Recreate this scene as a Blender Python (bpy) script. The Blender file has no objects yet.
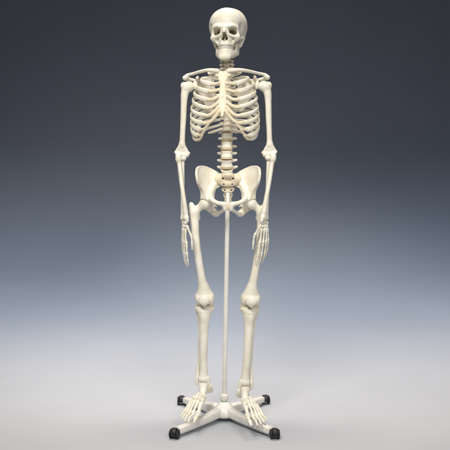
import bpy, math, random
import numpy as np
import openvdb
from mathutils import Vector, Matrix, Euler

random.seed(7)
scene = bpy.context.scene
col = scene.collection
PI = math.pi
F = np.float32


# ------------------------------------------------------------------ volumes
class Solid:
    """A bone carved as a signed distance field, then meshed."""

    def __init__(self, lo, hi, h=0.002):
        self.lo, self.h = np.array(lo, F), h
        n = [int(math.ceil((b - a) / h)) + 1 for a, b in zip(lo, hi)]
        ax = [np.arange(k, dtype=F) * F(h) + F(a) for k, a in zip(n, lo)]
        self.x, self.y, self.z = ax[0][:, None, None], ax[1][None, :, None], ax[2][None, None, :]
        self.d = np.full(n, 1.0, F)

    def ell(self, c, r, rot=None):
        x, y, z = self.x - F(c[0]), self.y - F(c[1]), self.z - F(c[2])
        if rot is not None:
            m = np.array(Euler(rot).to_matrix().transposed(), F)
            x, y, z = (m[0, 0] * x + m[0, 1] * y + m[0, 2] * z, m[1, 0] * x + m[1, 1] * y + m[1, 2] * z,
                       m[2, 0] * x + m[2, 1] * y + m[2, 2] * z)
        r = [F(q) for q in r]
        k0 = np.sqrt((x / r[0]) ** 2 + (y / r[1]) ** 2 + (z / r[2]) ** 2)
        k1 = np.sqrt((x / r[0] ** 2) ** 2 + (y / r[1] ** 2) ** 2 + (z / r[2] ** 2) ** 2) + F(1e-6)
        return np.where(k0 < 0.02, -min(r), k0 * (k0 - 1) / k1)

    def cone(self, a, b):
        (ax, ay, az, ra), (bx, by, bz, rb) = a, b
        v = np.array([bx - ax, by - ay, bz - az], F)
        L = F(max(float(v @ v), 1e-10))
        x, y, z = self.x - F(ax), self.y - F(ay), self.z - F(az)
        t = np.clip((x * v[0] + y * v[1] + z * v[2]) / L, 0, 1)
        return np.sqrt((x - t * v[0]) ** 2 + (y - t * v[1]) ** 2 + (z - t * v[2]) ** 2) - (F(ra) + t * F(rb - ra))

    def chain(self, pts, sm=0.004, fine=True):
        if fine and len(pts) > 2:
            pts = spline(pts, 3)
        d = None
        for a, b in zip(pts, pts[1:]):
            e = self.cone(a, b)
            d = e if d is None else np.minimum(d, e)
        return d

    def box(self, c, r, rd=0.002):
        q = [np.abs(self.x - F(c[0])) - F(r[0] - rd), np.abs(self.y - F(c[1])) - F(r[1] - rd), np.abs(self.z - F(c[2])) - F(r[2] - rd)]
        o = np.sqrt(np.maximum(q[0], 0) ** 2 + np.maximum(q[1], 0) ** 2 + np.maximum(q[2], 0) ** 2)
        return o + np.minimum(np.maximum(np.maximum(q[0], q[1]), q[2]), 0) - F(rd)

    def add(self, e, k=0.004):
        h = np.maximum(F(k) - np.abs(self.d - e), 0) / F(k)
        self.d = np.minimum(self.d, e) - h * h * F(k * 0.25)
        return self

    def sub(self, e, k=0.003):
        e = -e
        h = np.maximum(F(k) - np.abs(self.d - e), 0) / F(k)
        self.d = np.maximum(self.d, e) + h * h * F(k * 0.25)
        return self

    def mesh(self, name):
        g = openvdb.FloatGrid(1.0)
        g.copyFromArray(np.ascontiguousarray(np.clip(self.d, -0.02, 0.02).astype(np.float32)))
        pts, tris, quads = g.convertToPolygons(0.0, 0.0)
        pts = np.asarray(pts, float) * self.h + self.lo
        faces = [tuple(map(int, q)) for q in quads] + [tuple(map(int, t)) for t in tris]
        return mesh_from([tuple(p) for p in pts], faces, name)


def mesh_from(vs, fs, name):
    me = bpy.data.meshes.new(name)
    me.from_pydata([tuple(map(float, v)) for v in vs], [], fs)
    me.update()
    fix_normals(me)
    for p in me.polygons:
        p.use_smooth = True
    return me


def fix_normals(me):
    n = len(me.polygons)
    c = np.empty(n * 3); nn = np.empty(n * 3); a = np.empty(n)
    me.polygons.foreach_get('center', c); me.polygons.foreach_get('normal', nn); me.polygons.foreach_get('area', a)
    c = c.reshape(-1, 3); c = c - c.mean(0)
    if ((c * nn.reshape(-1, 3)).sum(1) * a).sum() < 0:
        me.flip_normals()


def poly2d(px, py, u, v):
    """signed distance to a closed 2-D outline"""
    d = None; ins = np.zeros(np.broadcast(u, v).shape, bool)
    n = len(px)
    for i in range(n):
        ax, ay, bx, by = px[i], py[i], px[(i + 1) % n], py[(i + 1) % n]
        ex, ey = bx - ax, by - ay
        wx, wy = u - F(ax), v - F(ay)
        t = np.clip((wx * F(ex) + wy * F(ey)) / F(ex * ex + ey * ey + 1e-12), 0, 1)
        q = (wx - t * F(ex)) ** 2 + (wy - t * F(ey)) ** 2
        d = q if d is None else np.minimum(d, q)
        if abs(ey) > 1e-9:
            cross = ((F(ay) > v) != (F(by) > v)) & (u < F(ex) * (v - F(ay)) / F(ey) + F(ax))
            ins ^= cross
    d = np.sqrt(d)
    return np.where(ins, -d, d)


def spline(pts, n, closed=False):
    """Catmull-Rom through tuples of any length"""
    P = [np.array(p, float) for p in pts]
    m = len(P); out = []
    rng = range(m) if closed else range(m - 1)
    for i in rng:
        p1, p2 = P[i], P[(i + 1) % m]
        p0 = P[i - 1] if (closed or i > 0) else 2 * p1 - p2
        p3 = P[(i + 2) % m] if (closed or i + 2 < m) else 2 * p2 - p1
        for k in range(n):
            t = k / n
            out.append(0.5 * (2 * p1 + (p2 - p0) * t + (2 * p0 - 5 * p1 + 4 * p2 - p3) * t * t + (3 * p1 - p0 - 3 * p2 + p3) * t ** 3))
    if not closed:
        out.append(P[-1])
    return [tuple(o) for o in out]


# ------------------------------------------------------------------ swept bones
def sweep(pts, name, n=4, seg=12, up=None, sm=True):
    """pts: (x, y, z, ra, rb); ra across the up direction, rb along it"""
    P = spline(pts, n) if (sm and len(pts) > 2) else [tuple(p) for p in pts]
    V = [Vector(p[:3]) for p in P]
    vs, fs = [], []
    prev = None
    for i, p in enumerate(P):
        t = (V[min(i + 1, len(V) - 1)] - V[max(i - 1, 0)]).normalized()
        if up is None:
            ref = prev if prev is not None else (Vector((0, 0, 1)) if abs(t.z) < 0.9 else Vector((1, 0, 0)))
        else:
            ref = up(V[i]) if callable(up) else Vector(up)
        b = (ref - t * ref.dot(t)).normalized()
        a = t.cross(b)
        prev = b
        rings = [(0, 1.0)]
        r = min(p[3], p[4])
        if i == 0:
            rings = [(-r * 0.8, 0.3), (-r * 0.5, 0.75), (0, 1.0)]
        elif i == len(P) - 1:
            rings = [(0, 1.0), (r * 0.5, 0.75), (r * 0.8, 0.3)]
        for off, s in rings:
            for k in range(seg):
                th = 2 * PI * k / seg
                vs.append(V[i] + t * off + a * (math.cos(th) * p[3] * s) + b * (math.sin(th) * p[4] * s))
    nr = len(vs) // seg
    for i in range(nr - 1):
        for k in range(seg):
            k2 = (k + 1) % seg
            fs.append((i * seg + k, i * seg + k2, (i + 1) * seg + k2, (i + 1) * seg + k))
    fs.append(tuple(range(seg - 1, -1, -1)))
    fs.append(tuple((nr - 1) * seg + k for k in range(seg)))
    return mesh_from(vs, fs, name)


def digit(a, b, rb, rm, rt, name, bend=(0, 0, 0)):
    """a small tubular bone with flared ends"""
    a, b, bd = Vector(a), Vector(b), Vector(bend)
    prof = [(0.0, rb * .8), (0.07, rb), (0.2, rb * .82), (0.35, rm * 1.05), (0.55, rm), (0.74, rm * 1.08), (0.88, rt), (0.97, rt * .95), (1.0, rt * .7)]
    pts = []
    for t, r in prof:
        p = a.lerp(b, t) + bd * (4 * t * (1 - t))
        pts.append((p.x, p.y, p.z, r, r * .92))
    return sweep(pts, name, n=2, seg=12)


def lathe(prof, name, seg=32, axis='Z'):
    vs, fs = [], []
    for r, h in prof:
        for k in range(seg):
            t = 2 * PI * k / seg
            vs.append((r * math.cos(t), r * math.sin(t), h))
    for i in range(len(prof) - 1):
        for k in range(seg):
            k2 = (k + 1) % seg
            fs.append((i * seg + k, i * seg + k2, (i + 1) * seg + k2, (i + 1) * seg + k))
    fs.append(tuple(range(seg - 1, -1, -1)))
    fs.append(tuple((len(prof) - 1) * seg + k for k in range(seg)))
    me = mesh_from(vs, fs, name)
    if axis == 'X':
        me.transform(Matrix.Rotation(PI / 2, 4, 'Y'))
    if axis == 'Y':
        me.transform(Matrix.Rotation(PI / 2, 4, 'X'))
    return me


# ------------------------------------------------------------------ scene helpers
def link(name, me, mat, parent=None, M=None):
    o = bpy.data.objects.new(name, me)
    col.objects.link(o)
    if mat is not None and not me.materials:
        me.materials.append(mat)
    if parent is not None:
        o.parent = parent
    if M is not None:
        o.matrix_local = M
    return o


def warp(me, M):
    me = me.copy()
    me.transform(M)
    if M.to_3x3().determinant() < 0:
        me.flip_normals()
    me.update()
    return me


def thing(name, label, cat, loc=(0, 0, 0), group=None):
    o = bpy.data.objects.new(name, None)
    o.empty_display_size = 0.05
    col.objects.link(o)
    o.location = loc
    o['label'] = label
    o['category'] = cat
    if group:
        o['group'] = group
    return o


T = Matrix.Translation
FLIP = Matrix.Diagonal((-1, 1, 1, 1))


def fit(a, b, A, B, roll=0.0, mirror=False):
    """matrix that carries the local segment a-b onto the world segment A-B"""
    a, b, A, B = Vector(a), Vector(b), Vector(A), Vector(B)
    S = FLIP if mirror else Matrix.Identity(4)
    a2, b2 = S @ a, S @ b
    R0 = Matrix.Rotation(-roll if mirror else roll, 4, 'Z')
    a2, b2 = R0 @ a2, R0 @ b2
    d, D = b2 - a2, B - A
    q = d.normalized().rotation_difference(D.normalized()).to_matrix().to_4x4()
    s = D.length / d.length
    return T(A) @ q @ Matrix.Scale(s, 4) @ T(-a2) @ R0 @ S


# ------------------------------------------------------------------ materials
def mat_base(name):
    m = bpy.data.materials.new(name)
    m.use_nodes = True
    nt = m.node_tree
    return m, nt, nt.nodes['Principled BSDF']


def ramp_noise(nt, scale, c0, c1, p0=.35, p1=.65, detail=4.0):
    tc = nt.nodes.new('ShaderNodeTexCoord')
    no = nt.nodes.new('ShaderNodeTexNoise')
    no.inputs['Scale'].default_value = scale
    no.inputs['Detail'].default_value = detail
    rp = nt.nodes.new('ShaderNodeValToRGB')
    rp.color_ramp.elements[0].position = p0
    rp.color_ramp.elements[1].position = p1
    rp.color_ramp.elements[0].color = (*c0, 1)
    rp.color_ramp.elements[1].color = (*c1, 1)
    nt.links.new(tc.outputs['Object'], no.inputs['Vector'])
    nt.links.new(no.outputs['Fac'], rp.inputs['Fac'])
    return tc, no, rp


def bone_material(name, c0, c1, rough=.42, bump=.25, scale=28):
    m, nt, b = mat_base(name)
    tc, no, rp = ramp_noise(nt, scale, c0, c1)
    nt.links.new(rp.outputs['Color'], b.inputs['Base Color'])
    b.inputs['Roughness'].default_value = rough
    b.inputs['Subsurface Weight'].default_value = 0.12
    b.inputs['Subsurface Radius'].default_value = (1.0, .7, .4)
    b.inputs['Subsurface Scale'].default_value = 0.003
    n1 = nt.nodes.new('ShaderNodeTexNoise')
    n1.inputs['Scale'].default_value = 260
    n1.inputs['Detail'].default_value = 3
    n2 = nt.nodes.new('ShaderNodeTexNoise')
    n2.inputs['Scale'].default_value = 70
    n2.inputs['Detail'].default_value = 5
    ad = nt.nodes.new('ShaderNodeMath')
    ad.operation = 'MULTIPLY_ADD'
    ad.inputs[1].default_value = .35
    bp = nt.nodes.new('ShaderNodeBump')
    bp.inputs['Strength'].default_value = bump
    bp.inputs['Distance'].default_value = 0.0016
    for n in (n1, n2):
        nt.links.new(tc.outputs['Object'], n.inputs['Vector'])
    nt.links.new(n1.outputs['Fac'], ad.inputs[0])
    nt.links.new(n2.outputs['Fac'], ad.inputs[2])
    nt.links.new(ad.outputs[0], bp.inputs['Height'])
    nt.links.new(bp.outputs['Normal'], b.inputs['Normal'])
    rr = nt.nodes.new('ShaderNodeMapRange')
    rr.inputs['To Min'].default_value = rough - .08
    rr.inputs['To Max'].default_value = rough + .14
    nt.links.new(n2.outputs['Fac'], rr.inputs['Value'])
    nt.links.new(rr.outputs['Result'], b.inputs['Roughness'])
    return m


BONE = bone_material('cream_bone_plastic', (.78, .73, .60), (.88, .86, .77), bump=.45)
LIMB = bone_material('limb_bone_plastic', (.78, .74, .62), (.88, .86, .77), scale=18, bump=.4)
CARTILAGE = bone_material('costal_cartilage_plastic', (.74, .66, .48), (.81, .73, .56), rough=.5)
DISC = bone_material('disc_plastic', (.64, .51, .33), (.72, .60, .42), rough=.55)
SACRUM = bone_material('sacrum_plastic', (.73, .65, .48), (.80, .73, .57), bump=.5)
TOOTH = bone_material('tooth_plastic', (.78, .74, .62), (.84, .81, .71), rough=.28, bump=.05)


def enamel(name, c, rough, metal=0.0, var=.9):
    m, nt, b = mat_base(name)
    tc, no, rp = ramp_noise(nt, 35, tuple(q * var for q in c), c)
    nt.links.new(rp.outputs['Color'], b.inputs['Base Color'])
    b.inputs['Roughness'].default_value = rough
    b.inputs['Metallic'].default_value = metal
    bp = nt.nodes.new('ShaderNodeBump')
    bp.inputs['Strength'].default_value = .06
    bp.inputs['Distance'].default_value = .001
    n1 = nt.nodes.new('ShaderNodeTexNoise'); n1.inputs['Scale'].default_value = 400
    nt.links.new(tc.outputs['Object'], n1.inputs['Vector'])
    nt.links.new(n1.outputs['Fac'], bp.inputs['Height'])
    nt.links.new(bp.outputs['Normal'], b.inputs['Normal'])
    return m


PAINT = enamel('white_enamel', (.80, .78, .74), .32)
RUBBER = enamel('black_caster_plastic', (.008, .008, .009), .55)
STEEL = enamel('zinc_steel', (.62, .61, .58), .3, 1.0)

m, nt, b = mat_base('blue_grey_paper')
tc, no, rp = ramp_noise(nt, 2.0, (.435, .458, .500), (.450, .474, .518))
nt.links.new(rp.outputs['Color'], b.inputs['Base Color'])
b.inputs['Roughness'].default_value = .85
b.inputs['Specular IOR Level'].default_value = .2
n1 = nt.nodes.new('ShaderNodeTexNoise'); n1.inputs['Scale'].default_value = 180; n1.inputs['Detail'].default_value = 6
bp = nt.nodes.new('ShaderNodeBump'); bp.inputs['Strength'].default_value = .12; bp.inputs['Distance'].default_value = .001
nt.links.new(tc.outputs['Object'], n1.inputs['Vector'])
nt.links.new(n1.outputs['Fac'], bp.inputs['Height'])
nt.links.new(bp.outputs['Normal'], b.inputs['Normal'])
PAPER = m

# ------------------------------------------------------------------ backdrop
SW_Y, SW_R, SW_TOP, SW_W = 1.9, 1.7, 5.0, 6.0
prof = [(-4.5, 0.0), (-2, 0), (0, 0), (SW_Y * .6, 0)]
for k in range(25):
    a = PI / 2 * k / 24
    prof.append((SW_Y + SW_R * math.sin(a), SW_R * (1 - math.cos(a))))
prof.append((SW_Y + SW_R, SW_TOP))
vs, fs = [], []
NX = 12
for y, z in prof:
    for i in range(NX + 1):
        vs.append((-SW_W + 2 * SW_W * i / NX, y, z))
for j in range(len(prof) - 1):
    for i in range(NX):
        q = j * (NX + 1) + i
        fs.append((q, q + 1, q + NX + 2, q + NX + 1))
me = bpy.data.meshes.new('backdrop')
me.from_pydata(vs, [], fs)
for p in me.polygons:
    p.use_smooth = True
bd = link('backdrop', me, PAPER)
bd['kind'] = 'structure'
bd['label'] = 'seamless blue grey studio paper sweeping from the pale floor up to dark'

# ------------------------------------------------------------------ skeleton
sk = thing('skeleton', 'life-size cream plastic human skeleton held upright on the wheeled stand', 'skeleton')

# ---- skull (local: origin between the ear openings, face to -Y)
s = Solid((-.085, -.122, -.062), (.085, .118, .132), .0015)
s.d = s.ell((0, .016, .046), (.0705, .092, .072))
s.add(s.ell((0, -.034, .056), (.058, .053, .056)), .03)
s.add(s.ell((.026, .03, .06), (.047, .062, .057)), .03)
s.add(s.ell((-.026, .03, .06), (.047, .062, .057)), .03)
s.add(s.ell((0, .068, .024), (.05, .038, .04)), .03)
s.add(s.ell((0, .005, -.006), (.046, .055, .016)), .02)
for q in (-1, 1):                                   # temple hollows
    s.sub(s.ell((q * .082, -.052, .022), (.028, .026, .034)), .014)
s.add(s.ell((0, -.066, -.016), (.029, .026, .026)), .014)          # upper jaw
s.add(s.chain([(-.026, -.044, -.036, .0075), (-.023, -.064, -.037, .008), (-.012, -.083, -.037, .008), (0, -.089, -.037, .008),
               (.012, -.083, -.037, .008), (.023, -.064, -.037, .008), (.026, -.044, -.036, .0075)]), .008)
s.add(s.chain([(-.046, -.070, .03, .0068), (-.03, -.086, .033, .0082), (-.012, -.092, .03, .0085), (0, -.090, .031, .0075), (.012, -.092, .03, .0085),
               (.03, -.086, .033, .0082), (.046, -.070, .03, .0068)]), .012)
for q in (-1, 1):
    s.add(s.ell((q * .034, -.052, .006), (.02, .02, .024)), .012)     # bone round the socket
for q in (-1, 1):                                   # eye sockets, squarish and slanting
    s.sub(s.ell((q * .0335, -.084, .0125), (.0168, .050, .0148), (0, q * .22, q * -.12)), .005)
    s.sub(s.chain([(q * .032, -.085, .012, .0135), (q * .018, -.012, .016, .0125)]), .004)
for q in (-1, 1):
    s.add(s.chain([(q * .0465, -.069, .029, .0058), (q * .0505, -.062, .012, .0054), (q * .0495, -.062, -.004, .0072)]), .005)
    s.add(s.ell((q * .0475, -.066, -.010), (.0125, .0115, .0105), (0, 0, q * .5)), .008)
    s.add(s.chain([(q * .049, -.067, -.006, .0075), (q * .034, -.081, -.0075, .0070), (q * .017, -.086, .0005, .0058), (q * .0105, -.089, .016, .0052)]), .008)
    s.add(s.chain([(q * .041, -.066, -.018, .007), (q * .029, -.063, -.031, .006)]), .009)
    s.add(s.chain([(q * .051, -.06, -.01, .0062), (q * .0605, -.036, -.008, .0042), (q * .0630, -.014, -.004, .0043), (q * .0605, .006, .002, .0062)]), .005)
    s.add(s.chain([(q * .056, .022, .004, .014), (q * .051, .014, -.028, .0065)]), .012)   # mastoid
    s.sub(s.ell((q * .069, .006, -.003), (.009, .004, .004)), .003)                        # ear opening
    s.sub(s.ell((q * .03, -.104, -.018), (.0125, .018, .012)), .012)                       # canine hollow
s.add(s.chain([(0, -.087, .031, .0066), (0, -.0945, .02, .0068), (0, -.101, .0095, .0060)]), .006)   # nasal bones
for q in (-1, 1):
    s.add(s.chain([(q * .0065, -.088, .030, .0046), (q * .0070, -.090, .015, .0055), (q * .0105, -.088, .0, .0046)]), .006)
s.sub(s.chain([(0, -.099, .0035, .0046), (0, -.092, -.006, .0080), (0, -.088, -.0135, .0100)]), .003)
s.sub(s.chain([(0, -.096, .001, .0055), (0, -.056, -.004, .0100)]), .003)
for q in (-1, 1):
    s.sub(s.chain([(q * .003, -.104, .0, .0042), (q * .0056, -.1, -.0145, .0070), (q * .004, -.05, -.012, .010)]), .002)
s.add(s.box((0, -.062, -.009), (.0011, .014, .016), .001), .001)
s.add(s.cone((0, -.09, -.0235, .004), (0, -.098, -.0235, .0016)), .003)
# sutures and a faint saw line round the removable cap
wob = np.sin(s.x * F(900)) * F(.0008)
s.d = s.d + F(.0005) * np.exp(-((s.z - F(.058) + s.y * F(.10)) / F(.0014)) ** 2)
s.d = s.d + F(.0006) * np.exp(-((s.y + F(.015) + wob - s.z * F(.12)) / F(.0013)) ** 2) * (s.z > .06)
sk_me = s.mesh('skull')

SKULL = T((.0105, -.004, 1.5565)) @ Matrix.Rotation(math.radians(-8), 4, 'Z') @ Matrix.Rotation(math.radians(3), 4, 'X')
skull = link('skull', sk_me, BONE, sk, SKULL)


def tooth_row(name, zc, sgn, dy):
    vs, fs = [], []
    arch = spline([(-.0265, -.042), (-.0245, -.060), (-.0165, -.079), (-.006, -.0895), (.006, -.0895), (.0165, -.079), (.0245, -.060), (.0265, -.042)], 12)
    P = [Vector((a[0], a[1] + dy, 0)) for a in arch]
    L = [0]
    for a, c in zip(P, P[1:]):
        L.append(L[-1] + (c - a).length)
    w = [.0098, .0098, .0072, .007, .0078, .0066, .0084]
    w = w + w[::-1]
    tot = sum(w); acc = 0
    for i, wi in enumerate(w):
        sp = (acc + wi / 2) / tot * L[-1]; acc += wi
        j = min(range(len(L)), key=lambda k: abs(L[k] - sp))
        t = (P[min(j + 1, len(P) - 1)] - P[max(j - 1, 0)]).normalized()
        n = Vector((t.y, -t.x, 0))
        k0 = len(vs)
        front = 4 <= i <= 9
        hh, th = (.0062, .0032) if front else (.005, .0048)
        for a in range(9):
            ph = -PI / 2 + PI * a / 8
            for q in range(12):
                ta = 2 * PI * q / 12
                f = lambda c, e: math.copysign(abs(c) ** e, c)
                x = f(math.cos(ph), .5) * f(math.cos(ta), .6) * wi / tot * L[-1] * .475
                y = f(math.cos(ph), .5) * f(math.sin(ta), .6) * th
                z = f(math.sin(ph), .55) * hh
                taper = 1 - .14 * (-sgn) * z / hh
                vs.append(P[j] + t * x * taper + n * y * taper + Vector((0, 0, zc + z)))
        for a in range(8):
            for q in range(12):
                q2 = (q + 1) % 12
                fs.append((k0 + a * 12 + q, k0 + a * 12 + q2, k0 + (a + 1) * 12 + q2, k0 + (a + 1) * 12 + q))
    return mesh_from(vs, fs, name)


link('teeth', tooth_row('upper_teeth', -.0475, 1, .0015), TOOTH, skull)

s = Solid((-.064, -.11, -.112), (.064, .018, .004), .0015)
for q in (-1, 1):
    e = s.chain([(q * .0455, -.010, -.066, .0072), (q * .038, -.036, -.076, .0075), (q * .0285, -.066, -.084, .0085), (q * .0165, -.0825, -.0885, .0095), (0, -.0870, -.0895, .0095)])
    s.add(e, .006)
    s.add(s.chain([(q * .031, -.034, -.062, .0066), (q * .0252, -.06, -.064, .0070), (q * .014, -.0815, -.0660, .0068), (0, -.0865, -.0670, .0066)]), .014)
    s.add(s.chain([(q * .036, -.036, -.069, .006), (q * .0255, -.063, -.0745, .0078), (q * .0155, -.0815, -.0775, .0075), (0, -.0862, -.078, .0070)]), .012)
    s.add(s.chain([(q * .0455, -.011, -.066, .0066), (q * .049, -.001, -.036, .0065), (q * .0505, .002, -.012, .0055), (q * .0505, 0, -.004, .0062)]), .006)
    s.add(s.chain([(q * .039, -.032, -.064, .006), (q * .0445, -.033, -.034, .0052), (q * .047, -.036, -.012, .003)]), .006)
    s.add(s.ell((q * .0465, -.017, -.045), (.0042, .02, .026)), .006)
    s.sub(s.ell((q * .024, -.079, -.079), (.0018, .003, .0018)), .001)
s.add(s.ell((0, -.0885, -.0925), (.0200, .0075, .0080)), .018)
jm = s.mesh('mandible')
for v in jm.vertices:
    v.co.x *= .90
jm.update()
jaw = link('mandible', jm, BONE, sk, SKULL @ T((0, 0, .003)))
link('teeth', tooth_row('lower_teeth', -.0575, -1, .0035), TOOTH, jaw)
for q in (-1, 1):                                    # springs that hold the jaw
    pts = []
    for k in range(61):
        t = k / 60
        a = t * 2 * PI * 8
        pts.append((q * (.050 + .0022 * math.cos(a)), -.012 - .012 * t + .0022 * math.sin(a), .004 - .03 * t, .0005, .0005))
    link('jaw_spring', sweep(pts, 'jaw_spring', seg=6, sm=False), STEEL, jaw)

# ---- vertebrae templates (local: body centre at origin, back to +Y)
def lumbar():
    s = Solid((-.05, -.03, -.04), (.05, .075, .03), .0018)
    r = np.sqrt((s.x / F(.0265)) ** 2 + (s.y / F(.0185)) ** 2) - 1
    waist = F(.0035) * (1 - (s.z / F(.0135)) ** 2)
    s.d = np.maximum(r * F(.0195) + waist, np.abs(s.z) - F(.0135)) 
    for q in (-1, 1):
        s.add(s.chain([(q * .012, .012, .004, .0055), (q * .015, .03, .004, .006)]), .004)
        s.add(s.chain([(q * .015, .020, .004, .0085), (q * .028, .023, .005, .0068), (q * .0385, .026, .006, .0048)]), .004)
        s.add(s.chain([(q * .015, .03, .014, .0055), (q * .013, .034, -.008, .006), (q * .011, .034, -.02, .005)]), .004)
        s.add(s.chain([(q * .014, .03, .002, .005), (0, .042, -.002, .0045)]), .004)
    s.add(s.ell((0, .055, -.006), (.0038, .016, .011)), .005)
    return s.mesh('lumbar_vertebra')


def thoracic():
    s = Solid((-.045, -.025, -.05), (.045, .065, .03), .0017)
    r = np.sqrt((s.x / F(.0165)) ** 2 + (s.y / F(.0155)) ** 2) - 1
    waist = F(.0022) * (1 - (s.z / F(.0095)) ** 2)
    s.d = np.maximum(r * F(.0155) + waist, np.abs(s.z) - F(.0095))
    for q in (-1, 1):
        s.add(s.chain([(q * .009, .012, .003, .0045), (q * .012, .024, .003, .0045)]), .003)
        s.add(s.chain([(q * .012, .022, .003, .0048), (q * .022, .027, .005, .0044), (q * .031, .033, .006, .0048)]), .004)
        s.add(s.chain([(q * .011, .024, .011, .004), (q * .011, .027, -.009, .0045)]), .003)
        s.add(s.chain([(q * .011, .024, .002, .0042), (0, .034, -.003, .004)]), .003)
    s.add(s.chain([(0, .034, -.003, .0042), (0, .046, -.018, .0036), (0, .052, -.034, .004)]), .004)
    return s.mesh('thoracic_vertebra')


def cervical():
    s = Solid((-.035, -.02, -.025), (.035, .055, .022), .0015)
    r = np.sqrt((s.x / F(.0115)) ** 2 + (s.y / F(.0085)) ** 2) - 1
    s.d = np.maximum(r * F(.009) + F(.001) * (1 - (s.z / F(.006)) ** 2), np.abs(s.z) - F(.006))
    for q in (-1, 1):
        s.add(s.chain([(q * .010, -.001, .004, .003), (q * .018, .003, .0, .004), (q * .025, .007, -.003, .0035)]), .003)
        s.add(s.chain([(q * .009, .006, .001, .0035), (q * .018, .016, .001, .005)]), .003)
        s.add(s.cone((q * .018, .016, .007, .0048), (q * .018, .018, -.006, .005)), .003)
        s.add(s.chain([(q * .018, .018, .0, .0038), (q * .009, .03, -.001, .0034), (0, .034, -.002, .0036)]), .003)
        s.add(s.cone((0, .033, -.002, .0035), (q * .004, .048, -.008, .0032)), .003)
        s.sub(s.ell((q * .0165, .0035, 0), (.0024, .0024, .02)), .001)
    return s.mesh('cervical_vertebra')


def disc_mesh(rx, ry, h, name):
    vs, fs = [], []
    ring = [(.9, -h / 2), (1.0, -h / 4), (1.03, 0), (1.0, h / 4), (.9, h / 2)]
    n = 24
    for s_, z in ring:
        for k in range(n):
            t = 2 * PI * k / n
            vs.append((rx * s_ * math.cos(t), ry * s_ * math.sin(t), z))
    for i in range(4):
        for k in range(n):
            k2 = (k + 1) % n
            fs.append((i * n + k, i * n + k2, (i + 1) * n + k2, (i + 1) * n + k))
    fs.append(tuple(range(n - 1, -1, -1))); fs.append(tuple(4 * n + k for k in range(n)))
    return mesh_from(vs, fs, name)


LUM, THO, CER = lumbar(), thoracic(), cervical()
DL, DT, DC = disc_mesh(.0252, .0176, .0095, 'lumbar_disc'), disc_mesh(.0158, .0148, .0045, 'thoracic_disc'), disc_mesh(.0105, .008, .0052, 'cervical_disc')
YAW = math.radians(-5)
CHEST = T((.001, .03, 0)) @ Matrix.Rotation(YAW, 4, 'Z') @ T((0, -.03, 0))

# spine curve: (z, y) from the top neck bone down
zv = {}
levels = []
for i in range(7):
    t = i / 6
    levels.append(('c', 1.532 - .0152 * i, .016 - .012 * math.sin(PI * t) + .012 * t, .92 + .2 * t))
for i in range(12):
    t = i / 11
    levels.append(('t', 1.424 - .0212 * i, .033 + .048 * math.sin(PI * (.06 + .86 * t)), .82 + .36 * t))
for i in range(5):
    t = i / 4
    levels.append(('l', 1.1585 - .0357 * i, .046 - .032 * math.sin(PI * (.1 + .8 * t)), .93 + .09 * t))
for i, (k, z, y, sc) in enumerate(levels):
    a, c = levels[max(i - 1, 0)], levels[min(i + 1, len(levels) - 1)]
    tilt = math.atan2(c[2] - a[2], a[1] - c[1])     # lean of the column here
    if k == 'l' and i == len(levels) - 1:
        tilt += .3
    me = {'c': CER, 't': THO, 'l': LUM}[k]
    wx = 1.0
    M = CHEST @ T((.007, y, z)) @ Matrix.Rotation(tilt, 4, 'X') @ Matrix.Diagonal((sc, sc, sc if k != 't' else .98, 1))
    v = link('vertebra', me, BONE, sk, M)
    dz = {'c': -.0078, 't': -.0112, 'l': -.0180}[k]
    link('disc', {'c': DC, 't': DT, 'l': DL}[k], DISC, v, T((0, 0, dz)))
tz = [l[1] for l in levels if l[0] == 't']
ty = [l[2] for l in levels if l[0] == 't']

# ---- sternum
s = Solid((-.04, -.13, 1.185), (.04, -.04, 1.43), .0018)
def front_y(z):
    return -.064 - .040 * min(max((1.415 - z) / .175, 0), 1.3)
pts = [(0, 1.404, .0250), (0, 1.388, .0215), (0, 1.368, .0140), (0, 1.356, .0120), (0, 1.335, .0138), (0, 1.3, .0160), (0, 1.27, .0162), (0, 1.25, .0100), (0, 1.238, .007), (0, 1.215, .004)]
P2 = spline([(p[1], p[2]) for p in pts], 6)
zz = np.array([p[0] for p in P2][::-1]); ww = np.array([p[1] for p in P2][::-1])
w = np.interp(s.z, zz, ww).astype(F)
fy = (F(-.064) - F(.040) * np.clip((F(1.415) - s.z) / F(.175), 0, 1.3)).astype(F)
e = np.maximum(np.abs(s.x) - w, np.maximum(np.abs(s.y - fy) - F(.0058), np.maximum(s.z - F(1.415), F(1.208) - s.z)))
k0 = np.sqrt((s.x / np.maximum(w, F(.003))) ** 2 + ((s.y - fy) / F(.0068)) ** 4)
s.d = np.maximum((k0 - 1) * F(.0062), np.maximum(s.z - F(1.416), F(1.226) - s.z))
s.sub(s.ell((0, -.066, 1.424), (.012, .02, .012)), .006)
for q in (-1, 1):
    s.sub(s.ell((q * .026, -.064, 1.421), (.012, .02, .009)), .004)
    for zz_ in (1.364, 1.337, 1.311, 1.288, 1.268):
        s.sub(s.ell((q * .0195, front_y(zz_), zz_), (.0055, .02, .0055)), .004)
s.sub(s.ell((0, front_y(1.302) - .006, 1.302), (.0028, .004, .0028)), .002)
link('sternum', s.mesh('sternum'), SACRUM, sk, CHEST)

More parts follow.
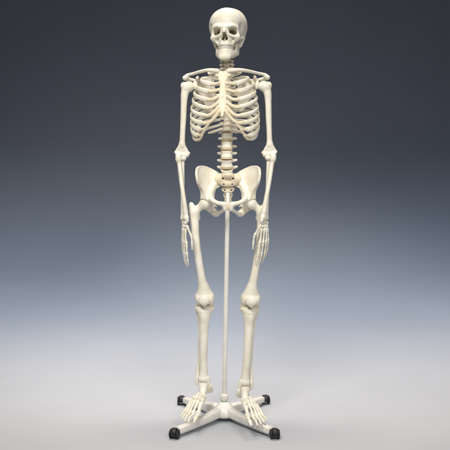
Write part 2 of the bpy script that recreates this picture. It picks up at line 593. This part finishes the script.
# ---- ribs
#        W     z front  x front  sternum z
RIB = [(.064, 1.399, .036, 1.395), (.098, 1.364, .048, 1.364), (.116, 1.332, .056, 1.337), (.126, 1.299, .062, 1.311), (.132, 1.267, .068, 1.288),
       (.137, 1.235, .074, 1.268), (.140, 1.205, .083, 1.253), (.140, 1.180, .093, None), (.139, 1.160, .103, None), (.133, 1.146, .110, None)]
cart_path = {}
sag0 = [0, 0, 0, .0005, .001, .002, .003]
for i in range(12):
    z0, yv = tz[i] + .004, ty[i]
    for q in (-1, 1):
        if i < 10:
            W, zf, xf, zs = RIB[i]
            jit = random.uniform(-.0018, .0018); wv = random.uniform(.0003, .0012); ph_ = random.uniform(0, 6)
            yb = yv + (.030 if i else .02)
            yf = front_y(zf) + (.006 if i < 5 else .008 + .012 * max(0, i - 5))
            yc, D = (yb + yf) / 2, (yb - yf) / 2
            th0 = PI - math.asin(min(.97, .034 / W + .12))
            # front angle where the plan ellipse reaches xf
            th1 = math.asin(min(.98, (xf / W) ** (1 / .86)))
            pts = [(q * .010, yv + .006, z0 + .002, .0038, .0050), (q * .020, yv + .016, z0 + .003, .0032, .0045), (q * .031, yv + .026, z0 + .001, .0036, .0055)]
            N = 9
            for k in range(1, N + 1):
                t = k / N
                th = th0 + (th1 - th0) * t
                x = W * (abs(math.sin(th)) ** .86)
                if k == N:
                    x = xf
                y = yc - D * math.copysign(abs(math.cos(th)) ** .92, math.cos(th))
                zz_ = z0 + wv * math.sin(2 * PI * t + ph_) + (zf + jit - z0) * (.45 * t ** (1.5 - .055 * i) + .55 * (3 * t * t - 2 * t ** 3)) + (.006 if 0 < i < 5 else 0) * math.sin(PI * t)
                pts.append((q * x, y, zz_, .0037 + .0005 * math.sin(5 * t + ph_), .0076 + .0018 * t + .0007 * math.sin(7 * t + i) - (.0008 if i == 0 else 0)))
            cen = Vector((0, yc, 0))
            up = (lambda v: Vector((0, 0, 1))) if i else (lambda v: Vector((v.x, v.y - .0, .0)).normalized() * .8 + Vector((0, 0, .6)))
            me = sweep(pts, 'rib', n=4, seg=12, up=up)
            rib = link('rib', me, BONE, sk, CHEST)
            e = Vector(pts[-1][:3])
            if zs is not None:
                S = Vector((q * (.026 if i == 0 else (.0140 if i < 6 else .010)), front_y(zs) - .0005, zs))
                tan = (Vector(pts[-1][:3]) - Vector(pts[-2][:3])).normalized()
                g = (S - e).length
                c1 = e + tan * (g * (.42 if i > 2 else .30))
                c1.z -= sag0[i]
                c2 = S.lerp(c1, .55)
                path = []
                for k in range(7):
                    u_ = k / 6
                    path.append(tuple(e * (1 - u_) ** 3 + c1 * 3 * u_ * (1 - u_) ** 2 + c2 * 3 * u_ * u_ * (1 - u_) + S * u_ ** 3))
            else:
                prev = cart_path[(i - 1, q)]
                hit = Vector(prev[2 if i == 7 else 3])
                hit.z -= .004
                tan = (Vector(pts[-1][:3]) - Vector(pts[-2][:3])).normalized()
                c1 = e + tan * ((hit - e).length * .45)
                c2 = hit.lerp(c1, .5)
                path = []
                for k in range(7):
                    u_ = k / 6
                    path.append(tuple(e * (1 - u_) ** 3 + c1 * 3 * u_ * (1 - u_) ** 2 + c2 * 3 * u_ * u_ * (1 - u_) + hit * u_ ** 3))
            cart_path[(i, q)] = path
            rr = .0078 if i < 7 else .0062
            cp = [(p[0], p[1], p[2], rr * .72, rr * (1.08 if k == 0 else .95)) for k, p in enumerate(path)]
            link('costal_cartilage', sweep(cp, 'costal_cartilage', n=3, seg=12, up=(0, 0, 1)), CARTILAGE, rib)
        else:
            if i == 10:
                pts = [(.012, yv + .008, z0), (.034, yv + .026, z0 - .003), (.068, yv + .030, z0 - .012), (.100, yv + .008, z0 - .026), (.117, yv - .028, z0 - .040), (.120, yv - .060, z0 - .052)]
            else:
                pts = [(.013, yv + .008, z0), (.032, yv + .022, z0 - .003), (.056, yv + .024, z0 - .010), (.074, yv + .014, z0 - .016)]
            n = len(pts)
            pts = [(q * p[0], p[1], p[2], .0032 if k < n - 1 else .0022, (.0058 if k < n - 1 else .0036)) for k, p in enumerate(pts)]
            link('rib', sweep(pts, 'floating_rib', n=4, seg=12, up=(0, 0, 1)), BONE, sk, CHEST)

# ---- shoulder girdle
def scapula():
    s = Solid((-.03, -.05, -.115), (.15, .055, .08), .0018)
    out = spline([(0, .048), (-.006, .02), (-.004, -.03), (.012, -.088), (.024, -.098), (.036, -.086), (.058, -.045), (.08, -.012), (.088, .0), (.09, .018), (.084, .03), (.066, .034), (.05, .04), (.03, .05), (.012, .056)], 4, True)
    px, py = [o[0] for o in out], [o[1] for o in out]
    e2 = poly2d(px, py, s.x + 0 * s.z, s.z + 0 * s.x)
    e2 = np.broadcast_to(e2, s.d.shape) if e2.shape != s.d.shape else e2
    bow = F(.9) * ((s.x - F(.045)) ** 2) + F(.6) * (s.z + F(.02)) ** 2
    th = F(.0017) + F(.0028) * np.exp(-np.maximum(-e2, 0) / F(.005))
    s.d = np.maximum(e2, np.abs(s.y + bow - F(.006)) - th)
    s.add(s.chain([(.004, .012, .022, .003), (.035, .02, .03, .004), (.07, .03, .04, .0055), (.1, .031, .042, .0078), (.124, .020, .0405, .0092), (.136, .0, .0355, .0088)]), .004)
    s.add(s.ell((.045, .01, .028), (.045, .012, .0022), (0, -.18, 0)), .003)
    s.add(s.ell((.124, .008, .040), (.0135, .017, .0055), (0, .1, .5)), .006)
    s.add(s.ell((.091, -.002, .008), (.007, .013, .019)), .008)
    s.add(s.chain([(.078, -.004, .032, .0068), (.084, -.016, .038, .006), (.095, -.028, .030, .0050)]), .006)
    s.sub(s.ell((.1, -.002, .006), (.006, .011, .017)), .003)
    return s.mesh('scapula')


SC = scapula()
HEADS = {1: Vector((.158, .002, 1.3650)), -1: Vector((-.148, .002, 1.3630))}
for q in (-1, 1):
    gl = HEADS[q] + Vector((-q * .022, .006, .004))
    R = Matrix.Rotation(-q * math.radians(32), 4, 'Z') @ Matrix.Rotation(math.radians(-8), 4, 'X')
    M0 = FLIP if q < 0 else Matrix.Identity(4)
    M = T(gl) @ R @ M0 @ T((-.094, 0, -.006))
    link('scapula', warp(SC, M), BONE, sk)
    ac = M @ Vector((.130, .002, .045))
    md = CHEST @ Vector((q * .021, -.068, 1.4125))
    sp = [md, md.lerp(ac, .26) + Vector((0, -.020, .005)), md.lerp(ac, .5) + Vector((0, -.012, .0065)), md.lerp(ac, .76) + Vector((0, .008, .0062)), md.lerp(ac, .93) + Vector((0, .006, .0035)), ac]
    rad = [(.0100, .0105), (.0070, .0076), (.0062, .0066), (.0072, .0060), (.0088, .0060), (.0092, .0055)]
    link('clavicle', sweep([(*p, r[0], r[1]) for p, r in zip(sp, rad)], 'clavicle', n=6, seg=14, up=(0, 0, 1)), BONE, sk)

# ---- arms
def humerus():
    s = Solid((-.035, -.04, -.315), (.06, .04, .035), .0019)
    s.d = s.ell((0, .002, 0), (.0225, .0225, .0225))
    s.add(s.chain([(.010, 0, -.006, .0185), (.016, 0, -.035, .0160), (.0165, 0, -.075, .0132), (.0155, 0, -.13, .0125), (.0150, 0, -.19, .0112), (.0145, 0, -.235, .0118), (.0140, 0, -.262, .0125)]), .008)
    s.add(s.ell((.022, .002, .002), (.013, .015, .016)), .008)
    s.add(s.ell((.013, -.016, -.006), (.007, .007, .012)), .006)
    s.add(s.chain([(.0145, 0, -.245, .009), (-.004, .002, -.27, .007), (-.016, .004, -.281, .0062)]), .010)
    s.add(s.chain([(.0145, 0, -.245, .009), (.033, 0, -.27, .0062), (.041, .001, -.280, .0052)]), .010)
    s.add(s.chain([(-.006, -.002, -.289, .0122), (.003, -.002, -.289, .0095), (.012, -.002, -.289, .0085), (.019, -.003, -.289, .0102), (.03, -.004, -.288, .0112)]), .004)
    s.sub(s.ell((.012, .016, -.268), (.010, .010, .011)), .004)
    s.sub(s.chain([(.016, -.024, .008, .0045), (.017, -.019, -.05, .002)]), .004)
    s.add(s.ell((.012, .0, -.268), (.020, .0068, .016)), .008)
    s.sub(s.ell((.012, -.0145, -.266), (.009, .006, .008)), .006)
    return s.mesh('humerus')


def ulna():
    s = Solid((-.035, -.045, -.30), (.035, .04, .03), .0018)
    s.d = s.chain([(-.004, .015, .010, .0082), (-.004, .016, -.008, .0095), (-.004, .010, -.028, .0098), (-.003, .007, -.06, .0074), (-.001, .006, -.12, .0066),
                   (.0, .010, -.19, .0054), (.0, .014, -.240, .0052), (.0, .016, -.262, .0072)])
    s.add(s.ell((-.004, -.006, -.022), (.010, .0085, .008)), .006)
    s.sub(s.ell((-.004, -.0035, -.002), (.03, .0118, .0118)), .002)
    s.add(s.cone((.0, .020, -.264, .0028), (.0, .021, -.272, .002)), .003)
    s.d = s.d - F(.0019)
    return s.mesh('ulna')


def radius():
    s = Solid((-.04, -.045, -.30), (.045, .04, .0), .0018)
    s.d = s.chain([(.018, -.002, -.018, .0102), (.018, -.002, -.026, .0098)], fine=False)
    s.add(s.chain([(.017, -.002, -.026, .0075), (.014, -.002, -.045, .0072), (.013, -.006, -.08, .0072), (.012, -.012, -.13, .0068), (.007, -.016, -.19, .0068), (.002, -.015, -.24, .0088)]), .006)
    s.add(s.ell((.010, .002, -.05), (.005, .006, .009)), .004)
    s.add(s.ell((0, -.012, -.262), (.0098, .0155, .0125)), .010)
    s.add(s.cone((0, -.022, -.268, .0045), (0, -.025, -.278, .0028)), .004)
    s.sub(s.ell((0, -.010, -.283), (.008, .012, .011)), .002)
    s.d = s.d - F(.0019)
    return s.mesh('radius')


def carpals():
    s = Solid((-.025, -.035, -.05), (.025, .04, .012), .0015)
    for c, r in [((0, -.014, -.006), (.0075, .0085, .0085)), ((0, .003, -.004), (.0075, .008, .008)), ((0, .017, -.008), (.007, .0075, .0075)), ((-.007, .018, -.014), (.005, .005, .005)),
                 ((-.003, -.022, -.021), (.0075, .0075, .0068)), ((0, -.011, -.022), (.007, .006, .007)), ((0, .002, -.021), (.0075, .0068, .0105)), ((0, .016, -.022), (.007, .0075, .008))]:
        s.add(s.ell(c, r), .0022)
    return s.mesh('carpus')


HUM, ULN, RAD, CAR = humerus(), ulna(), radius(), carpals()
ELB = {1: Vector((.1830, .004, 1.0865)), -1: Vector((-.1765, .004, 1.0845))}
WRI = {1: Vector((.1590, -.030, .815)), -1: Vector((-.1640, -.022, .814))}


def make_hand(q, M, pron, curl):
    """canonical hand: fingers to -Z, index towards -Y, palm to -X"""
    S = FLIP if q < 0 else Matrix.Identity(4)
    B = M @ Matrix.Rotation(-q * pron, 4, 'Z') @ S @ Matrix.Scale(.97, 4)
    hand = link('hand', warp(CAR, B), LIMB, sk)
    mc = [(-.017, -.023, .0, .064, -.032), (-.004, -.0095, .002, .063, -.031), (.0075, .004, .002, .059, -.0305), (.0185, .0165, .0, .054, -.0300)]
    ph = [(.040, .0235, .0165), (.0445, .0275, .0175), (.041, .0255, .0175), (.033, .019, .016)]
    for j in range(4):
        yb, dy, xo, L, zb = mc[j]
        ys = [-.0165, -.003, .0095, .020][j]
        a = Vector((xo, ys, zb))
        yh = [-.026, -.006, .013, .029][j]
        h = Vector((xo - .002, yh, zb - L))
        link('metacarpal', warp(digit(a, h, .0062, .0036, .0064, 'metacarpal', (.002, 0, 0)), B), LIMB, hand)
        d = (h - a).normalized()
        sp = (yh - ys) / L * .55
        p = h + d * .0025
        ang = curl * (1 + .12 * j)
        for k, l in enumerate(ph[j]):
            ang_k = ang * (k + .8)
            dir_ = Vector((-math.sin(ang_k), sp * (.6 - .25 * k), -math.cos(ang_k))).normalized()
            e = p + dir_ * l
            r = [.0057, .0048, .0038][k]
            link('phalanx', warp(digit(p, e, r, r * .62, r * (.92 if k < 2 else .62), 'phalanx', (.0008, 0, 0)), B), LIMB, hand)
            p = e + dir_ * .0018
    a = Vector((-.004, -.0265, -.024)); e = Vector((-.017, -.042, -.061))
    link('metacarpal', warp(digit(a, e, .0068, .0044, .0064, 'thumb_metacarpal'), B), LIMB, hand)
    d = Vector((-.05, -.10, -.98)).normalized()
    p = e + d * .002
    e2 = p + d * .030
    link('phalanx', warp(digit(p, e2, .0058, .0038, .005, 'thumb_phalanx'), B), LIMB, hand)
    d = Vector((-.06, -.0, -.99)).normalized()
    p = e2 + d * .002
    link('phalanx', warp(digit(p, p + d * .022, .0052, .0032, .0034, 'thumb_tip'), B), LIMB, hand)


for q in (-1, 1):
    mir = q < 0
    link('humerus', warp(HUM, fit((0, 0, 0), (.013, 0, -.289), HEADS[q], ELB[q], 0, mir)), LIMB, sk)
    pron = {1: .5, -1: .55}[q]
    M = fit((0, 0, 0), (0, 0, -.275), ELB[q] + Vector((0, 0, .006)), WRI[q], -pron, mir)
    link('ulna', warp(ULN, M), LIMB, sk)
    link('radius', warp(RAD, M), LIMB, sk)
    d = (WRI[q] - ELB[q]).normalized()
    hd = {1: Vector((-.03, -.02, -1)), -1: Vector((-.01, -.02, -1))}[q]
    Mh = fit((0, 0, 0), (0, 0, -1), WRI[q], WRI[q] + hd.normalized(), 0, False)
    make_hand(q, Mh, {1: .75, -1: .38}[q], {1: .13, -1: .07}[q])

# ---- pelvis (local origin midway between the hip joints)
PEL = T((.0125, 0, .888))


def hip_bone():
    s = Solid((-.004, -.085, -.085), (.158, .105, .172), .0019)
    d = np.array([.60, -.80], F); n = np.array([-.80, -.60], F)     # along the blade; towards the inside of the bowl
    cx, cy = F(.086), F(.0)
    X, Y = s.x - cx, s.y - cy
    u = X * d[0] + Y * d[1]
    w = X * n[0] + Y * n[1]
    v = s.z - F(.02)
    out = spline([(.066, .070), (.060, .092), (.040, .117), (.010, .131), (-.025, .132), (-.060, .119), (-.088, .098), (-.097, .078), (-.088, .060), (-.070, .046), (-.048, .036), (-.038, .018), (-.030, .0), (0, -.012), (.024, -.004), (.028, .014), (.034, .030), (.046, .042), (.060, .054)], 4, True)
    e2 = poly2d([o[0] for o in out], [o[1] for o in out], u + 0 * v, v + 0 * u)
    mid = -F(.15) * v - F(.75) * v * v + F(3.6) * (u - F(-.005)) ** 2 - F(.002)
    rim = np.exp(-np.maximum(-e2, 0) / F(.007))
    low = np.clip((F(.05) - v) / F(.06), 0, 1)
    th = F(.0026) + F(.0042) * rim + F(.010) * low
    s.d = np.maximum(e2, (np.abs(w - mid) - th) * F(.93))
    s.add(s.ell((.088, .004, .002), (.029, .029, .030)), .012)                       # socket mass
    s.add(s.chain([(.050, .055, .088, .0125), (.066, .028, .056, .0115), (.0725, -.005, .030, .0115), (.064, -.036, .011, .0105), (.042, -.056, .0, .0085), (.018, -.064, -.005, .0105)]), .010)
    s.add(s.ell((.0125, -.063, -.016), (.0095, .0095, .018)), .008)
    s.add(s.chain([(.014, -.056, -.024, .0075), (.028, -.030, -.036, .006), (.042, .004, -.042, .0075)]), .006)
    s.add(s.chain([(.080, .016, -.012, .020), (.068, .036, -.030, .0145), (.052, .030, -.044, .0145), (.044, .010, -.045, .010)]), .010)
    s.add(s.cone((.058, .048, -.012, .006), (.048, .055, -.016, .003)), .006)        # spine of the ischium
    s.sub(s.ell((.096, -.003, -.003), (.0248, .0248, .0248)), .003)
    s.sub(s.ell((.116, -.012, -.012), (.022, .022, .022)), .006)
    return s.mesh('hip_bone')


HIP = hip_bone()
for q in (-1, 1):
    link('hip_bone', warp(HIP, PEL @ (FLIP if q < 0 else Matrix.Identity(4))), BONE, sk)
s = Solid((-.013, -.078, .855 - .888), (.013, -.05, .01), .0015)
s.d = s.ell((0, -.0635, -.014), (.0062, .0085, .017))
link('pubic_disc', s.mesh('pubic_disc'), CARTILAGE, sk, PEL)

s = Solid((-.07, -.01, -.04), (.07, .125, .145), .0019)
s.d = s.ell((0, .028, .112), (.026, .018, .014), (-.5, 0, 0))
for q in (-1, 1):
    s.add(s.ell((q * .034, .044, .102), (.024, .017, .020), (-.3, q * .35, 0)), .012)
s.add(s.ell((0, .047, .085), (.042, .015, .020), (-.5, 0, 0)), .012)
s.add(s.ell((0, .065, .058), (.028, .0125, .020), (-.4, 0, 0)), .012)
s.add(s.ell((0, .077, .032), (.020, .0095, .017), (-.15, 0, 0)), .012)
s.add(s.ell((0, .079, .010), (.016, .0075, .013), (.2, 0, 0)), .008)
for k, (zz_, yy_) in enumerate([(.100, .045), (.076, .058), (.052, .069), (.030, .077)]):
    for q in (-1, 1):
        s.sub(s.ell((q * (.021 - .0035 * k), yy_ - .012, zz_), (.0042, .022, .0036)), .003)
for k in range(4):
    s.add(s.ell((0, .068 + .008 * k, .098 - .022 * k), (.004, .009, .007)), .006)
link('sacrum', s.mesh('sacrum'), SACRUM, sk, PEL)
s = Solid((-.02, .04, -.055), (.02, .1, .01), .0015)
s.d = s.chain([(0, .078, -.006, .0072), (0, .074, -.018, .0058), (0, .067, -.029, .0045), (0, .059, -.037, .003)])
s.add(s.cone((-.011, .078, -.003, .003), (.011, .078, -.003, .003)), .004)
link('coccyx', s.mesh('coccyx'), SACRUM, sk, PEL)

# ---- legs
def femur():
    s = Solid((-.04, -.05, -.425), (.09, .055, .035), .0021)
    s.d = s.ell((0, 0, 0), (.0232, .0232, .0232))
    s.add(s.chain([(.006, 0, -.004, .0165), (.028, .001, -.018, .0150), (.044, .002, -.034, .0185)]), .008)
    s.add(s.ell((.056, .006, -.012), (.0125, .016, .021), (0, .15, 0)), .012)
    s.add(s.ell((.034, .017, -.055), (.009, .009, .013)), .010)
    s.add(s.chain([(.046, .002, -.034, .0195), (.046, 0, -.075, .0165), (.043, -.005, -.14, .0142), (.036, -.008, -.21, .0138), (.028, -.006, -.28, .0142), (.022, -.002, -.33, .0170), (.019, 0, -.36, .0205)]), .010)
    s.add(s.chain([(.020, .000, -.335, .013), (.040, .004, -.378, .0165)]), .012)
    s.add(s.chain([(.018, .000, -.335, .013), (-.004, .004, -.378, .0165)]), .012)
    s.add(s.ell((.041, .008, -.390), (.0145, .030, .022)), .006)
    s.add(s.ell((-.006, .008, -.392), (.0145, .030, .022)), .006)
    s.add(s.ell((.018, -.012, -.388), (.027, .014, .019)), .010)
    s.sub(s.ell((.0175, .040, -.410), (.009, .030, .024)), .006)
    s.sub(s.ell((.0175, -.033, -.385), (.010, .009, .022)), .008)
    s.d = s.d - F(.0013) * np.clip((F(-.03) - s.z) / F(.05), 0, 1)
    return s.mesh('femur')


def tibia():
    s = Solid((-.06, -.05, -.325), (.06, .05, .03), .0021)
    s.d = s.ell((.0195, .006, -.006), (.020, .024, .0135))
    s.add(s.ell((-.0195, .006, -.006), (.020, .024, .0135)), .008)
    s.add(s.chain([(0, .002, -.022, .028), (0, -.001, -.045, .0220), (.0, -.004, -.08, .0182), (0, -.006, -.14, .0160), (0, -.004, -.2, .0145), (-.001, 0, -.25, .0145), (-.001, .002, -.282, .0172)]), .012)
    s.add(s.ell((.001, -.018, -.042), (.0085, .0085, .013)), .010)
    s.add(s.chain([(.001, -.016, -.05, .006), (.002, -.013, -.14, .005), (0, -.009, -.22, .004)]), .008)
    s.add(s.ell((0, .002, -.290), (.021, .019, .012)), .008)
    s.add(s.chain([(-.018, .0, -.288, .0085), (-.022, -.001, -.306, .0062)]), .008)
    s.sub(s.ell((.002, .002, -.312), (.018, .026, .014)), .003)
    s.add(s.ell((0, .008, .008), (.005, .006, .006)), .006)
    s.d = s.d - F(.0010)
    return s.mesh('tibia')


def fibula():
    s = Solid((.0, -.02, -.335), (.055, .05, -.005), .0018)
    s.d = s.chain([(.031, .022, -.022, .0095), (.029, .022, -.035, .0072), (.0245, .022, -.08, .0064), (.0215, .020, -.15, .0064), (.0215, .017, -.22, .0062), (.0250, .011, -.27, .0062), (.0265, .009, -.298, .0085), (.0265, .009, -.314, .0062)])
    return s.mesh('fibula')


def patella():
    s = Solid((-.03, -.02, -.035), (.03, .02, .03), .0016)
    s.d = s.ell((0, 0, .002), (.0235, .0105, .0215))
    s.add(s.cone((0, .001, -.006, .010), (0, .002, -.020, .0045)), .010)
    return s.mesh('patella')


FEM, TIB, FIB, PAT = femur(), tibia(), fibula(), patella()


def tarsus():
    s = Solid((-.045, -.095, -.075), (.045, .08, .022), .0017)
    s.d = s.ell((0, -.002, -.012), (.0185, .024, .0170))
    s.add(s.chain([(-.003, -.012, -.020, .0145), (-.009, -.036, -.029, .0130)]), .006)
    s.add(s.chain([(.001, .048, -.043, .0185), (.003, .026, -.040, .0155), (.006, .004, -.041, .0145), (.014, -.026, -.047, .0120)]), .0045)
    s.add(s.ell((.0, .053, -.052), (.016, .013, .014)), .008)
    for c, r in [((-.0125, -.052, -.034), (.018, .0075, .0135)), ((.0185, -.050, -.048), (.0125, .0175, .0115)), ((-.0215, -.072, -.043), (.0085, .0135, .0135)),
                 ((-.0065, -.069, -.036), (.0075, .0105, .0105)), ((.0065, -.068, -.039), (.0075, .0115, .0105))]:
        s.add(s.ell(c, r), .0022)
    return s.mesh('tarsus')


TAR = tarsus()


def make_foot(q, M):
    S = (FLIP if q < 0 else Matrix.Identity(4)) @ Matrix.Diagonal((1.08, .86, 1.06, 1))
    B = M @ S
    foot = link('foot', warp(TAR, B), LIMB, sk)
    mt = [((-.0205, -.086, -.046), (-.0270, -.142, -.064), .0098, .0068, .0106), ((-.0065, -.081, -.039), (-.0085, -.150, -.064), .0074, .0046, .0070), ((.0065, -.080, -.041), (.0065, -.146, -.065), .0070, .0045, .0068),
          ((.0185, -.070, -.048), (.0205, -.138, -.067), .0070, .0045, .0066),
          ((.0300, -.062, -.054), (.0335, -.127, -.069), .0074, .0046, .0064)]
    ph = [(.030, .024), (.024, .013, .011), (.0225, .012, .010), (.021, .010, .009), (.019, .009, .0085)]
    for j, (a, e, rb, rm, rt) in enumerate(mt):
        link('metatarsal', warp(digit(a, e, rb, rm, rt, 'metatarsal', (0, 0, .003)), B), LIMB, foot)
        a, e = Vector(a), Vector(e)
        d = (e - a).normalized()
        p = e + d * .0025
        for k, l in enumerate(ph[j]):
            sl = [.10, -.30, -.42][k] if j else [-.02, -.12][k]
            dr = Vector((d.x * .8, -1, sl)).normalized()
            e2 = p + dr * l
            r = ([.0088, .0082] if j == 0 else [.0060, .0053, .0047])[k]
            link('phalanx', warp(digit(p, e2, r, r * .66, r * (.9 if k == 0 else .75), 'phalanx'), B), LIMB, foot)
            p = e2 + dr * .0015


def mesh_men():
    s = Solid((-.045, -.025, -.008), (.045, .038, .018), .0016)
    s.d = s.ell((.0195, .006, .006), (.0192, .0225, .0062))
    s.add(s.ell((-.0195, .006, .006), (.0192, .0225, .0062)), .004)
    return s.mesh('meniscus')


HJ = {1: PEL @ Vector((.094, -.003, -.003)), -1: PEL @ Vector((-.094, -.003, -.003))}
KNEE = {1: Vector((.1035, -.022, .4935)), -1: Vector((-.0830, -.008, .4945))}
ANK = {1: Vector((.0800, -.048, .156)), -1: Vector((-.0885, -.012, .1605))}
for q in (-1, 1):
    mir = q < 0
    roll = .12
    Mf = fit((0, 0, 0), (.018, 0, -.390), HJ[q], KNEE[q], roll, mir)
    link('femur', warp(FEM, Mf), LIMB, sk)
    top = KNEE[q] + (ANK[q] - KNEE[q]).normalized() * .0315
    top.y += .006
    Mt = fit((0, 0, 0), (0, 0, -.300), top, ANK[q] + Vector((0, 0, .002)), roll, mir)
    link('tibia', warp(TIB, Mt), LIMB, sk)
    link('fibula', warp(FIB, Mt), LIMB, sk)
    men = mesh_men()
    link('meniscus', warp(men, Mt), CARTILAGE, sk)
    pc = KNEE[q] + Vector((q * .001, -.037, .001))
    link('patella', warp(PAT, T(pc) @ Matrix.Rotation(q * .1, 4, 'Z')), LIMB, sk)
    Ma = T(ANK[q] + Vector((0, 0, -.002))) @ Matrix.Rotation(q * math.radians({1: 19, -1: 24}[q]), 4, 'Z') @ Matrix.Rotation(math.radians({1: 9, -1: 12}[q]), 4, 'X')
    make_foot(q, Ma)

# ------------------------------------------------------------------ rolling stand
st = thing('rolling_stand', 'white four-legged steel stand on black casters with a slim pole up into the pelvis', 'stand')
p0, p1 = Vector((-.0035, .012, .060)), Vector((.0125, .066, .965))
pole_pts = [(*p0.lerp(p1, t), .0095, .0095) for t in (0, .25, .5, .75, 1)]
link('pole', sweep(pole_pts, 'pole', n=2, seg=28, sm=False), PAINT, st)
ax = (p1 - p0).normalized()
RZ = Vector((0, 0, 1)).rotation_difference(ax).to_matrix().to_4x4()
link('collar', lathe([(.0125, .0), (.0165, .002), (.0165, .022), (.0145, .026), (.0098, .026)], 'collar', 32), PAINT, st, T(p0 + ax * .018) @ RZ)
scr = link('clamp_screw', lathe([(.002, 0), (.0035, .001), (.0035, .012), (.0095, .013), (.0105, .016), (.0105, .024), (.009, .027), (.002, .027)], 'clamp_screw', 20, 'X'), STEEL, st, T(p0 + ax * .030 + Vector((0, .014, 0))) @ Matrix.Rotation(PI / 2, 4, 'Z'))
# hub: a domed casting
link('hub', lathe([(.036, .016), (.046, .020), (.048, .030), (.045, .044), (.036, .056), (.024, .064), (.018, .072), (.014, .074)], 'hub', 40), PAINT, st, T((-.003, .010, 0)))


def beam_mesh(L):
    """a leg of rounded rectangular tube that arches down from hub to caster"""
    secs = [(.020, .038, .019, .018), (.06, .036, .018, .018), (.11, .031, .0165, .016), (L * .7, .027, .0155, .0145), (L - .03, .026, .015, .0135), (L - .004, .026, .0145, .013), (L, .026, .0125, .011)]
    vs, fs = [], []
    n = 20
    for x, zc, hw, hh in secs:
        for k in range(n):
            t = 2 * PI * k / n
            c, s_ = math.cos(t), math.sin(t)
            f = lambda v: math.copysign(abs(v) ** .45, v)
            vs.append((x, f(c) * hw, zc + f(s_) * hh))
    for i in range(len(secs) - 1):
        for k in range(n):
            k2 = (k + 1) % n
            fs.append((i * n + k, i * n + k2, (i + 1) * n + k2, (i + 1) * n + k))
    fs.append(tuple(range(n - 1, -1, -1))); fs.append(tuple((len(secs) - 1) * n + k for k in range(n)))
    return mesh_from(vs, fs, 'leg')


def caster_meshes():
    vs, fs = [], []
    # hood: half-round cover over the two wheels, open underneath
    n = 18
    rows = [(-.0115, .80), (-.0105, .95), (-.008, 1.0), (.008, 1.0), (.0105, .95), (.0115, .80)]
    for y, sc in rows:
        for k in range(n + 1):
            a = math.radians(-20) + math.radians(220) * k / n
            vs.append((.0215 * sc * math.cos(a), y, .0225 + .0215 * sc * math.sin(a)))
        vs.append((0, y, .0225))
    m_ = n + 2
    for i in range(len(rows) - 1):
        for k in range(m_):
            k2 = (k + 1) % m_
            fs.append((i * m_ + k, i * m_ + k2, (i + 1) * m_ + k2, (i + 1) * m_ + k))
    fs.append(tuple(range(m_ - 1, -1, -1))); fs.append(tuple((len(rows) - 1) * m_ + k for k in range(m_)))
    hood = mesh_from(vs, fs, 'caster')
    wheel = lathe([(.006, -.0045), (.0160, -.0045), (.0190, -.003), (.0198, 0), (.0188, .003), (.0155, .0048), (.011, .0056), (.004, .0058)], 'wheel', 28, 'Y')
    return hood, wheel


hood, wheel = caster_meshes()
hub_c = Vector((-.003, .010, 0))
ends = [Vector((-.191, -.193, 0)), Vector((.188, -.195, 0)), Vector((-.190, .196, 0)), Vector((.178, .206, 0))]
for i, e in enumerate(ends):
    d = e - hub_c
    a = math.atan2(d.y, d.x)
    L = d.length - .020
    link('leg', beam_mesh(L), PAINT, st, T(hub_c) @ Matrix.Rotation(a, 4, 'Z'))
    ca = [.5, -.7, 2.4, -2.2][i]
    cs = link('caster', hood, RUBBER, st, T(e) @ Matrix.Rotation(a + ca, 4, 'Z') @ Matrix.Scale(.90, 4))
    for y in (-1, 1):
        link('wheel', wheel, RUBBER, cs, T((0, y * .0155, .0198)) @ Matrix.Rotation(0 if y < 0 else PI, 4, 'Z'))

# ------------------------------------------------------------------ camera
cam = bpy.data.cameras.new('camera')
co = bpy.data.objects.new('camera', cam)
col.objects.link(co)
co.location = (0, -2.6, .92)
co.rotation_euler = (PI / 2, 0, 0)
cam.sensor_width = 36
cam.lens = 637 / 450 * 36
cam.shift_y = -30 / 450
cam.clip_end = 60
scene.camera = co


# ------------------------------------------------------------------ light
def area(name, loc, aim, power, sx, sy, color, spread=180):
    l = bpy.data.lights.new(name, 'AREA')
    l.shape = 'RECTANGLE'; l.size = sx; l.size_y = sy
    l.energy = power; l.color = color; l.spread = math.radians(spread)
    o = bpy.data.objects.new(name, l)
    col.objects.link(o)
    o.location = loc
    o.rotation_euler = (Vector(aim) - Vector(loc)).to_track_quat('-Z', 'Y').to_euler()
    return o


# soft round key high on the left; its cone ends just above the head so that it lands on figure and floor
l = bpy.data.lights.new('key_lamp', 'SPOT')
l.energy = 360
l.color = (1, .94, .85)
l.spot_size = math.radians(44)
l.spot_blend = .35
l.shadow_soft_size = .6
ko = bpy.data.objects.new('key_lamp', l)
col.objects.link(ko)
ko.location = (-.85, -2.35, 3.1)
ko.rotation_euler = (Vector((.02, .05, .62)) - Vector(ko.location)).to_track_quat('-Z', 'Y').to_euler()
# warm overhead strip over the floor
area('floor_strip', (0, .45, 4.3), (0, .35, 0), 49, 6.0, .5, (1, .90, .80), 66)
# cool strip further back that washes the sweep and fades as the paper turns upright
area('sweep_strip', (0, 2.1, 4.2), (0, 2.1, 0), 27, 6.5, .4, (.70, .82, 1), 60)
# weak fill from the right
area('fill_lamp', (1.3, -3.2, 2.5), (0, 0, .75), 5.5, 1.2, 1.2, (1, .96, .90), 46)

w = bpy.data.worlds.new('World')
scene.world = w
w.use_nodes = True
bg = w.node_tree.nodes['Background']
bg.inputs['Color'].default_value = (.30, .42, .95, 1)
bg.inputs['Strength'].default_value = .018
scene.view_settings.view_transform = 'Standard'
scene.view_settings.look = 'None'
scene.view_settings.exposure = 0
scene.view_settings.gamma = 1
